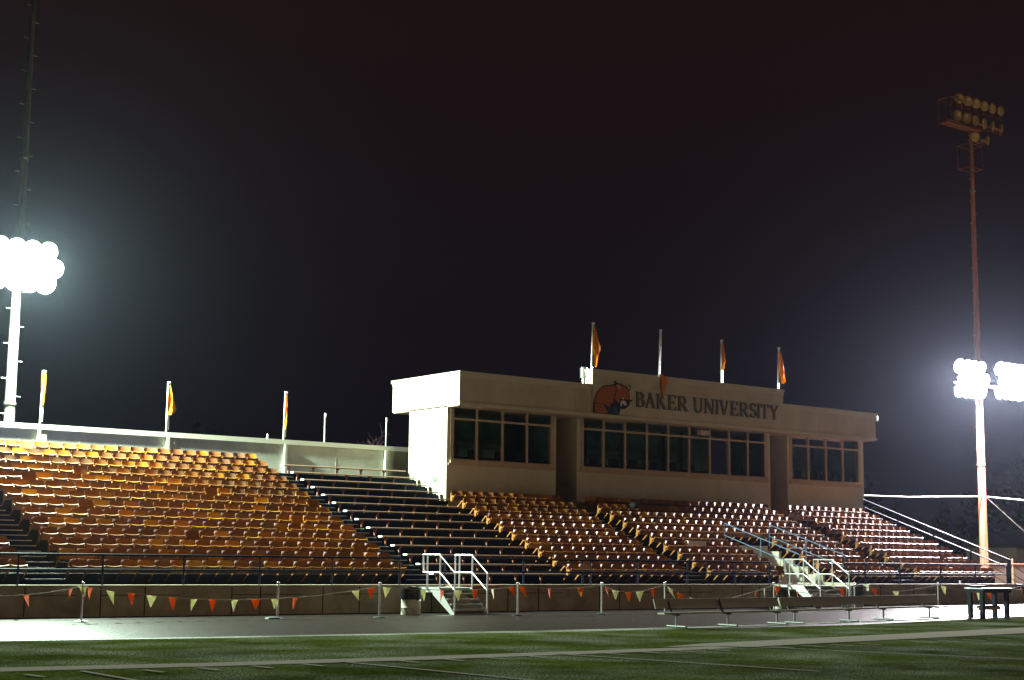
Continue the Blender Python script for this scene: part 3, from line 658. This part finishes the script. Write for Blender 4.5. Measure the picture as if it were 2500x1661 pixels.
G = {
 'B': (stem(.17)+rib([(.2, .965), (.36, .965)], tn)+rib(arc(.34, .745, .26, .22, 90, -90), vw(9))+rib([(.2, .525), (.36, .525)], tn)+rib(arc(.36, .28, .30, .245, 90, -90), vw(9))+rib([(.2, .035), (.38, .035)], tn), .72),
 'A': (rib([(.13, .03), (.40, 1.0)], tn)+rib([(.38, 1.0), (.70, .03)], TH)+rib([(.2, .34), (.6, .34)], .06)+ser(.12, 0, .24)+ser(.70, 0, .30), .84),
 'K': (stem(.17)+rib([(.22, .40), (.60, .96)], tn)+rib([(.34, .58), (.68, .03)], TH)+ser(.60, .95, .24)+ser(.70, 0, .26), .84),
 'E': (stem(.17)+rib([(.2, .965), (.60, .965)], tn)+rib([(.2, .51), (.47, .51)], tn)+rib([(.2, .035), (.64, .035)], tn)+rib([(.59, 1.0), (.59, .78)], .06)+rib([(.63, 0), (.63, .25)], .06)+rib([(.47, .62), (.47, .40)], .05), .70),
 'R': (stem(.17)+rib([(.2, .965), (.36, .965)], tn)+rib(arc(.34, .73, .27, .235, 90, -90), vw(9))+rib([(.2, .495), (.36, .495)], tn)+rib([(.38, .50), (.70, .03)], TH)+ser(.74, 0, .2), .82),
 'U': (rib([(.17, 1), (.17, .34)], TH)+rib(arc(.43, .32, .26, .30, 180, 360, 12), [TH-(TH-tn)*k/12 for k in range(13)])+rib([(.69, .30), (.69, 1)], tn)+ser(.17, .95)+ser(.69, .95, .22), .86),
 'N': (rib([(.14, 0), (.14, 1)], tn)+rib([(.12, 1), (.72, .0)], TH)+rib([(.72, 0), (.72, 1)], tn)+ser(.14, 0, .24)+ser(.72, .95, .24)+ser(.10, .95, .2), .86),
 'I': (stem(.17), .34),
 'V': (rib([(.12, 1), (.42, .0)], TH)+rib([(.42, .0), (.70, 1)], tn)+ser(.12, .95, .28)+ser(.70, .95, .22), .84),
 'S': (rib(arc(.33, .745, .22, .225, 25, 250, 12)+arc(.33, .275, .24, .245, 75, -155, 12), [tn]*4+[.11, .14, .15]+[TH]*11+[.14, .11]+[tn]*6)+rib([(.53, .98), (.53, .76)], .05)+rib([(.09, .02), (.09, .26)], .05), .62),
 'T': (rib([(.38, 0), (.38, 1)], TH)+rib([(.05, .965), (.71, .965)], tn)+rib([(.06, 1), (.06, .76)], .055)+rib([(.70, 1), (.70, .76)], .055)+ser(.38, 0), .76),
 'Y': (rib([(.12, 1), (.42, .45)], TH)+rib([(.42, .45), (.70, 1)], tn)+rib([(.42, .5), (.42, 0)], TH)+ser(.12, .95, .28)+ser(.70, .95, .22)+ser(.42, 0), .84)}
LH, LZ = .64, 8.02
pos = [('B', 42.70, 43.22), ('A', 43.24, 43.86), ('K', 43.88, 44.50), ('E', 44.53, 45.08), ('R', 45.12, 45.76), ('U', 46.05, 46.68), ('N', 46.72, 47.36), ('I', 47.40, 47.64), ('V', 47.66, 48.28), ('E', 48.32, 48.86), ('R', 48.90, 49.52), ('S', 49.56, 49.98), ('I', 50.02, 50.26), ('T', 50.28, 50.80), ('Y', 50.84, 51.46)]
for ch, xa, xb in pos:
    polys, gw = G[ch]; b = MB(); kx = (xb-xa)/gw
    for q, pl in enumerate(polys):
        b.prism([(xa+px*kx, LZ+pz*LH) for px, pz in pl], 'y', FY-.125-.0006*q, FY-.075)
    b.build('letter', M['letter'], LT)
# ------------------------------------------------------------------ crouching cat emblem left of the letters
EM = thing('cat_emblem', (41.4, FY-.1, 7.6), 'flat painted emblem of a crouching orange wildcat left of the letters', 'emblem')
def PX(u, v):      # emblem drawing units -> wall plane
    return (40.40+(u-200)/700*2.05, 7.55+(912-v+(u-200)*.075)/632*1.42)
def plate(pts, y0, y1, nm, m): MB().prism([PX(*p) for p in pts], 'y', y0, y1).build(nm, m, EM)
mo = mat('emblem_orange', (.36, .092, .016), .6); mn = mat('emblem_navy', (.012, .02, .07), .5); mk = mat('emblem_outline', (.008, .008, .02), .5); mw = mat('emblem_white', (.62, .58, .6), .5); mbl = mat('emblem_blue', (.03, .07, .17), .5)
OUT = [(195, 880), (195, 780), (205, 680), (225, 600), (262, 510), (315, 437), (368, 388), (440, 366), (510, 376), (552, 348), (588, 340), (585, 282), (612, 285), (635, 322), (700, 330), (765, 362), (815, 395), (898, 352), (890, 425), (868, 478), (880, 560), (876, 640), (930, 625), (930, 655), (878, 680), (868, 730), (830, 775), (785, 805), (735, 812), (700, 800), (690, 860), (672, 918), (480, 905), (260, 885)]
plate(OUT, FY-.10, FY-.07, 'outline', mk)
plate([(212, 700), (225, 640), (245, 560), (285, 480), (335, 425), (385, 398), (440, 385), (512, 395), (560, 366), (600, 372), (612, 440), (600, 500), (578, 560), (572, 610), (560, 690), (515, 700), (500, 780), (430, 740), (380, 712), (300, 700), (235, 700)], FY-.108, FY-.101, 'body', mo)
plate([(225, 715), (300, 712), (365, 722), (405, 770), (440, 840), (460, 898), (330, 888), (225, 868), (215, 800)], FY-.110, FY-.101, 'haunch', mo)
plate([(625, 345), (700, 348), (755, 378), (810, 415), (858, 480), (862, 560), (855, 630), (800, 628), (750, 600), (700, 590), (690, 650), (690, 700), (640, 680), (600, 640), (585, 600), (610, 520), (632, 450), (610, 400)], FY-.112, FY-.101, 'head', mo)
plate([(425, 750), (520, 775), (560, 700), (600, 690), (640, 730), (690, 745), (692, 800), (685, 860), (662, 908), (480, 895)], FY-.114, FY-.101, 'collar', mn)
plate([(560, 790), (600, 760), (640, 850), (655, 905), (600, 900)], FY-.118, FY-.115, 'collar_light', mbl)
plate([(710, 660), (755, 645), (800, 675), (812, 740), (770, 745), (745, 700), (720, 715), (715, 770), (690, 740)], FY-.120, FY-.113, 'muzzle', mw)
plate([(625, 350), (690, 400), (672, 428)], FY-.122, FY-.113, 'ear', mw); plate([(822, 405), (880, 378), (858, 440)], FY-.122, FY-.113, 'ear', mw)
plate([(715, 615), (745, 590), (765, 622), (735, 632)], FY-.122, FY-.113, 'eye', mw)

# ================================================================== flags
def flag(x, y, z0, h, shape, label, dx=0., nohoist=False):
    t = thing('flag_pole', (x, y, z0), label, 'flag', 'short flag poles along the roof line')
    MB().tube([(x, y, z0), (x+dx, y, z0+h)], .032, 10).build('pole', M['alu'], t, True)
    MB().tube([(x+.075, y, z0+.1), (x+dx+.075, y, z0+h-.02)], .018, 8).build('halyard_tube', M['alu'], t, True)
    MB().lathe((x+dx+.035, y, z0+h-.02), [(.06, 0), (.075, .02), (.06, .06)], 10).build('finial', M['white'], t, True)
    if not shape: return t
    b = MB(); n = 12; m_ = 8
    for side in (0, 1):
        for r in range(n+1):
            f = r/n; zz = shape['top']-shape['len']*f
            l, rr = shape['w'](f)
            for c in range(m_+1):
                u = c/m_; xx = x+dx*.6+l+(rr-l)*u; yy = y-.05-.05*math.sin(u*9+f*4)*min(1, f*3)-.004*side
                b.v.append((xx, yy, z0+h+zz-.04*math.sin(u*5)*f))
    N = (n+1)*(m_+1); W_ = m_+1
    for r in range(n):
        for c in range(m_):
            a = r*W_+c; b.f.append((a, a+1, a+W_+1, a+W_)); b.f.append((a+N, a+N+W_, a+N+W_+1, a+N+1))
    for r in range(n): b.f.append((r*W_, r*W_+W_, r*W_+W_+N, r*W_+N)); b.f.append((r*W_+m_, r*W_+m_+N, r*W_+W_+m_+N, r*W_+W_+m_))
    b.build('flag_cloth', M['flagcloth'], t, True)
    return t
import bisect
def lerp(tab):
    def g(f):
        for (a, b_) in zip(tab, tab[1:]):
            if a[0] <= f <= b_[0]:
                k = (f-a[0])/(b_[0]-a[0]); return a[1]+(b_[1]-a[1])*k, a[2]+(b_[2]-a[2])*k
        return tab[-1][1], tab[-1][2]
    return g
flag(40.60, 47.85, 9.44, 1.97, {'top': -.15, 'len': 1.65, 'w': lerp([(0, .03, .12), (.3, -.05, .30), (.52, -.08, .48), (.58, .02, .46), (.72, .10, .33), (1, .12, .22)])}, 'orange flag hanging wide from the press box pole above the wildcat', .06)
flag(43.99, 47.40, 9.30, 2.1, None, 'bare short pole on the press box roof with its flag slipped over the front', .08)
b = MB()
b.prism([(44.04, 9.50), (44.19, 9.50), (44.46, 9.32), (44.48, 9.14), (44.36, 8.98), (44.29, 8.62), (44.24, 8.46), (44.19, 8.62), (44.15, 8.95), (44.10, 9.3)], 'y', FY-.19, FY-.165)
tag(b.build('slipped_flag', M['orange_flag']), 'dark orange flag draped down over the K of the lettering', 'flag')
flag(48.20, 47.85, 9.44, 1.97, {'top': -.15, 'len': 1.15, 'w': lerp([(0, -.04, .08), (.35, -.05, .18), (.6, -.05, .25), (.7, -.05, .28), (.85, -.04, .16), (1, -.04, .12)])}, 'narrow furled orange flag on the third pole from left above the press box', .0)
flag(51.85, 47.85, 9.44, 1.97, {'top': -.15, 'len': 1.45, 'w': lerp([(0, .0, .10), (.3, -.02, .28), (.5, -.05, .38), (.62, .02, .40), (1, .18, .42)])}, 'orange flag on the rightmost pole above the press box', .06)
flag(18.98, 52.1, 6.08, 1.86, {'top': -.08, 'len': 1.05, 'w': lerp([(0, -.06, .10), (.4, -.08, .14), (.6, -.06, .14), (1, .02, .08)])}, 'pale orange furled flag on the leftmost pole of the rear wall', .02)
flag(23.72, 52.1, 6.08, 1.84, {'top': -.1, 'len': 1.05, 'w': lerp([(0, -.02, .08), (.5, -.05, .25), (.85, -.03, .34), (1, .02, .26)])}, 'orange flag on rear wall pole, second from left, above big left block', .0)
flag(28.60, 52.1, 6.08, 1.84, {'top': -.1, 'len': 1.3, 'w': lerp([(0, -.04, .05), (.5, -.04, .09), (.8, -.05, .13), (1, -.03, .04)])}, 'thin furled orange flag on rear wall pole above top bleacher plank', .02)
for (x, lab) in ((30.42, 'bare thin pole on the rear wall between the third flag and press box'), (33.3, 'bare pole with small fittings on the rear wall beside the press box')):
    b = MB(); b.tube([(x, 52.1, 6.08), (x, 52.1, 7.25)], .03, 8); b.lathe((x+.01, 52.1, 7.05), [(.03, 0), (.05, .03), (.05, .15), (.03, .2)], 8); tag(b.build('pole', M['galv'], None, True), lab, 'pole')
b = MB(); b.lathe((27.9, 52.1, 6.08), [(.035, 0), (.038, .01), (.038, .14), (.016, .18), (.016, .2)], 12); tag(b.build('water_bottle', M['white'], None, True), 'small white bottle standing on the rear wall coping', 'bottle')
for (x, y, z, nm, lab) in ((53.4, 39.3, T0+.022, 'paper_cup', 'white paper cup on the front wall ledge at right'),):
    b = MB(); b.lathe((x, y, z), [(.035, 0), (.05, .13), (.05, .135)], 12); tag(b.build(nm, M['white'], None, True), lab, 'cup')
b = MB(); b.box(39.52, 39.56, YB+2*RUN-.12, YB+2*RUN-.08, 0, 0)
b = MB()
for k in range(2): b.box(41.45+k*.49, 41.93+k*.49, YB+3*RUN-.115, YB+3*RUN-.075, tz(3)+.5, tz(3)+.70); b.box(41.45+k*.49, 41.93+k*.49, YB+3*RUN-.115, YB+3*RUN+.05, tz(3)+.702, tz(3)+.712)
tag(b.build('white_cloth', M['white']), 'white cloth laid over two seat backs below the lettering', 'cloth')
b = MB(); b.lathe((42.15, YB+8*RUN-.02, tz(8)+.55), [(.2, 0), (.24, .08), (.2, .2), (.08, .25)], 12); tag(b.build('plastic_bag', M['soil'], None, True), 'crumpled greyish bag on a back row seat by the left recess', 'bag')
b = MB(); b.box(27.3, 29.2, 38.9, 39.1, .70, .80); tag(b.build('notice_board', M['bracket']), 'thin reddish board at wall top right of left stairs', 'board')

# ================================================================== floodlight poles
def pole(x, y, zt, r0, r1, m, label, rings, cover=None):
    t = thing('floodlight_pole', (x, y, 0), label, 'light pole', 'stadium floodlight poles')
    n = 14; MB().tube([(x, y, zt*k/n) for k in range(n+1)], [r0+(r1-r0)*k/n for k in range(n+1)], 20).build('pole', m, t, True)
    for z in rings:
        r = r0+(r1-r0)*z/zt; MB().lathe((x, y, z), [(r+.005, -.05), (r+.03, -.04), (r+.03, .04), (r+.005, .05)], 20).build('band', M['galv'], t, True)
    pg = MB(); z = 5.2; k = 0
    while z < zt-.5:
        r = r0+(r1-r0)*z/zt; sgn = 1 if k % 2 else -1; pg.tube([(x+sgn*r*.8, y, z), (x+sgn*(r+.17), y, z)], .012, 6); z += .62; k += 1
    pg.build('climbing_peg', M['galv'], t)
    return t
def floodlamp(t, x, y, z, d, rad, lens, body):
    d = Vector(d).normalized(); c = Vector((x, y, z))
    b = MB(); b.lathe(c, [(.07, -.42), (.09, -.40), (.09, -.22), (rad*.45, -.18), (rad*.8, -.09), (rad, .0), (rad*1.06, .01)], 20, d); h = b.build('lamp_head', body, t, True)
    b = MB(); b.lathe(c+d*.012, [(rad*.97, 0), (rad*.85, .03), (rad*.5, .055), (.01, .065)], 20, d); b.build('lens', lens, h, True)
    b = MB(); b.tube([c-d*.25, c-d*.25+Vector((0, .1, -.22))], .025, 6); b.build('yoke', M['bracket'], h)
lensoff = mat('unlit_lens', (.92, .66, .32), .45, metal=.25, var=(.55, .33, .14), scale=9)
lampbody = mat('lamp_housing', (.66, .40, .18), .5, metal=.2)
lensL = emis('lit_lens_left', (.86, 1, .84), 120); lensR = emis('lit_lens_right', (1, .97, 1), 120)
# left pole
PL = pole(18.11, 52.75, 23.9, .235, .07, M['poleconc'], 'pale floodlight pole behind the rear wall at left photo edge, lamps lit', (6.8, 15.6))
MB().box(16.7, 19.0, 51.8, 51.88, 11.35, 11.43).build('crossarm', M['galv'], PL); MB().box(18.05, 18.17, 51.88, 52.7, 11.33, 11.45).build('crossarm', M['galv'], PL)
for z in (12.1, 11.53, 10.96):
    for k in range(4): floodlamp(PL, 17.05+.56*k+(.25 if 11.2 < z < 11.8 else 0), 51.6-.03*(k % 2), z, (.05, -1, -.35), .35, lensL, M['galv'])  # heads added and enlarged to match the spread of the lens glare
# right pole
PR = pole(69.38, 49.5, 26.9, .23, .09, M['polewood'], 'rusty brown floodlight pole right of the stand, lower lamps lit', (6.9, 21.9))
MB().box(66.9, 72.4, 49.2, 49.28, 11.1, 11.18).build('crossarm', M['galv'], PR)
for x0 in (67.2, 70.75):
    for z in (12.0, 11.36, 10.72):
        for k in range(4): floodlamp(PR, x0-.15+.60*k+(.3 if 11 < z < 11.8 else 0), 49.0-.03*(k % 2), z+(.15 if x0 > 70 else 0), (-.1, -1, -.35), .38, lensR, M['galv'])  # packed with extra large heads to imitate the glare here too
for (z, x0, x1) in ((26.45, 67.3, 71.9), (25.55, 67.0, 72.0), (24.7, 68.9, 70.3)): MB().box(x0, x1, 49.28, 49.36, z-.05, z+.05).build('crossarm', M['bracket'], PR)
for k in range(6):
    floodlamp(PR, 67.75+.75*k, 49.0, 26.75, (-.55+.10*k, -1, -.12), .27, lensoff, lampbody)
    floodlamp(PR, 67.55+.80*k, 49.0, 25.75, (-.45+.22*k, -1, -.12), .29, lensoff, lampbody)
floodlamp(PR, 69.05, 49.0, 24.85, (-.4, -1, -.1), .28, lensoff, lampbody); floodlamp(PR, 70.25, 49.0, 24.85, (.5, -1, -.1), .27, lensoff, lampbody)
def cage(x0, x1, z0, z1):
    b = MB(); P = [(x, y, z) for x in (x0, x1) for y in (48.6, 49.4) for z in (z0, z1)]
    for a in range(8):
        for c in range(a+1, 8):
            if sum(1 for q in range(3) if abs(P[a][q]-P[c][q]) > 1e-6) == 1: b.tube([P[a], P[c]], .028, 5)
    b.build('service_cage', M['bracket'], PR)
cage(66.4, 67.4, 25.2, 26.5); cage(68.0, 69.1, 22.9, 24.2); MB().box(66.4, 69.3, 48.7, 49.3, 25.12, 25.19).build('catwalk', M['bracket'], PR)
# the lamps' own light
def lampl(nm, loc, P_, col, rad=.35):
    d = bpy.data.lights.new(nm, 'SPOT'); d.spot_size = math.radians(178); d.spot_blend = .06; d.energy = P_; d.color = col; d.shadow_soft_size = rad; o = bpy.data.objects.new(nm, d); COL.objects.link(o); o.location = loc; return o
lampl('flood_light_left', (17.95, 51.12, 11.45), 74000, (.78, 1, .80))
lampl('flood_light_right', (67.7, 48.72, 11.3), 95000, (1, .93, .97))
lampl('flood_light_right', (71.6, 48.72, 11.4), 80000, (.96, .95, 1))
# overhead cable
cb = MB(); cb.tube([(58.36, 50.9, 5.0), (64, 50.2, 5.02), (69.2, 49.4, 5.2)], .035, 8); tag(cb.build('overhead_cable', M['rope'], None, True), 'thick pale cable strung from press box corner to the right light pole', 'cable')
cb = MB(); cb.tube([(69.5, 49.4, 5.2), (74, 46, 4.75), (84, 40, 4.6)], .03, 8); tag(cb.build('overhead_cable', M['rope'], None, True), 'pale cable running right from the right light pole out of frame', 'cable')
cb = MB(); cb.tube([(69.55, 49.4, 5.2), (76.5, 47.5, .0)], .012, 6); tag(cb.build('guy_wire', M['galvfence']), 'thin guy wire slanting down right from the right light pole', 'wire')

# ================================================================== far right : fence, low wall, house, trees
t = thing('chain_link_fence', (72.5, 50.0, 0), 'chain link fence with rusty posts beyond the right end of the stand', 'fence')
wr = MB(); x = 70.0
while x < 92:
    wr.quad((x, 50, 0), (x+.02, 50, 0), (x+1.67, 50, 1.65), (x+1.65, 50, 1.65)); wr.quad((x, 50.01, 1.65), (x+.02, 50.01, 1.65), (x+1.67, 50.01, 0), (x+1.65, 50.01, 0)); x += .14
wr.build('wire_mesh', M['galvfence'], t)
MB().tube([(70, 50, 1.66), (93, 50, 1.66)], .03, 6).build('top_rail', M['bracket'], t)
for x in (72.6, 76.5, 80.5, 84.5, 88.5, 92.5): MB().tube([(x, 50, 0), (x, 50, 1.95)], .05, 8).build('post', M['bracket'], t, True)
MB().box(66, 130, 56, 56.3, 0, 1.62).build('boundary_wall', M['brick']); tag(bpy.data.objects['boundary_wall'], 'low brown brick wall behind the chain link fence at right', 'wall')
hs = thing('house', (111, 76, 0), 'small pale house with dark window beyond the brick wall at right edge', 'house')
MB().box(111, 124, 76, 81, 0, 3.0).build('wall', M['trim'], hs)
b = MB(); b.prism([(75.6, 3.0), (81.4, 3.0), (78.5, 4.4)], 'x', 110.7, 124.3); b.build('roof', M['soil'], hs)
for x in (112.5, 116.2, 120): w_ = MB().box(x, x+1.3, 75.95, 75.995, 1.3, 2.3).build('window', M['black'], hs)
def tree(x, y, h, seed, label, bark='bark'):
    rnd = random.Random(seed); t = thing('bare_tree', (x, y, 0), label, 'tree', 'leafless trees behind the stand')
    tr = MB(); br = MB()
    def grow(p, d, L, r, lev):
        q = p+d*L; (tr if lev < 1 else br).tube([p, p+d*L*.5+Vector((rnd.uniform(-.05, .05), rnd.uniform(-.05, .05), 0))*L, q], [r, r*.8, r*.62], 6 if lev < 2 else 3, False)
        if lev >= 5: return
        for k in range(rnd.choice((3, 4, 4)) if lev else 6):
            a = Vector((rnd.gauss(0, 1), rnd.gauss(0, 1), rnd.gauss(.25, .6))).normalized()
            nd = (d*.75+a*.75).normalized(); st_ = p+d*L*rnd.uniform(.45, 1.)
            grow(st_, nd, L*rnd.uniform(.55, .78), max(r*.45, .010), lev+1)
    grow(Vector((x, y, 0)), Vector((0, 0, 1)), h*.30, h*.016, 0)
    tr.build('trunk', M[bark], t); br.build('branches', M[bark], t)
tree(40.0, 63, 10.5, 4, 'leafless tree with pinkish twigs behind rear wall beside the press box')
tree(31.0, 72, 9.2, 5, 'faint leafless tree far behind rear wall, left of the bare pole')
tree(24.0, 66, 7.6, 6, 'low leafless tree behind the rear wall near the second flag')
tree(94.5, 62, 15.5, 8, 'leafless tree at the right photo edge beyond the light pole', 'soil')
tree(82.5, 70, 10, 9, 'dim leafless tree above the fence right of the light pole', 'soil')
tree(71.5, 72, 9, 12, 'dim leafless tree behind the sloping end handrail', 'soil')
# dark evergreen belt
hd = MB(); rnd = random.Random(21)
for k in range(9000):
    x = rnd.uniform(20, 190); y = rnd.uniform(82, 90); top = 6+2.2*math.sin(x*.21)+1.4*math.sin(x*.63+1)+rnd.uniform(-.6, .6); z = rnd.uniform(0, 1)**.7*top
    s_ = rnd.uniform(.25, .6); a = rnd.uniform(0, 6.28); b_ = rnd.uniform(-.9, .9); u = Vector((math.cos(a), math.sin(a), b_*.4)).normalized()*s_; v = Vector((rnd.gauss(0, .5), rnd.gauss(0, .5), 1)).normalized()*s_; c = Vector((x, y, z))
    hd.quad(c-u, c-v*.6, c+u, c+v)
tag(hd.build('tree_belt', mat('dark_foliage', (.022, .024, .018), .9, spec=.1)), 'dark belt of far trees behind the stand and fence', 'woods', None, 'stuff')

# ================================================================== scatter volume added to stand in for lens glare round the lamps
hz = MB().box(-30, 200, -20, 110, -1.2, 42).build('glare_haze', mat('x', (0, 0, 0)))
m = bpy.data.materials.new('glare_haze'); m.use_nodes = True; n = m.node_tree
for x in list(n.nodes):
    if x.type != 'OUTPUT_MATERIAL': n.nodes.remove(x)
pv = n.nodes.new('ShaderNodeVolumePrincipled'); pv.inputs['Density'].default_value = .000042; pv.inputs['Color'].default_value = (.66, .76, 1, 1); pv.inputs['Anisotropy'].default_value = .9
out = [x for x in n.nodes if x.type == 'OUTPUT_MATERIAL'][0]; n.links.new(pv.outputs[0], out.inputs['Volume'])
hz.data.materials.clear(); hz.data.materials.append(m); hz['kind'] = 'stuff'; hz['label'] = 'thin veil added to stand in for lens glare round the floodlights'; hz['category'] = 'glare_haze'
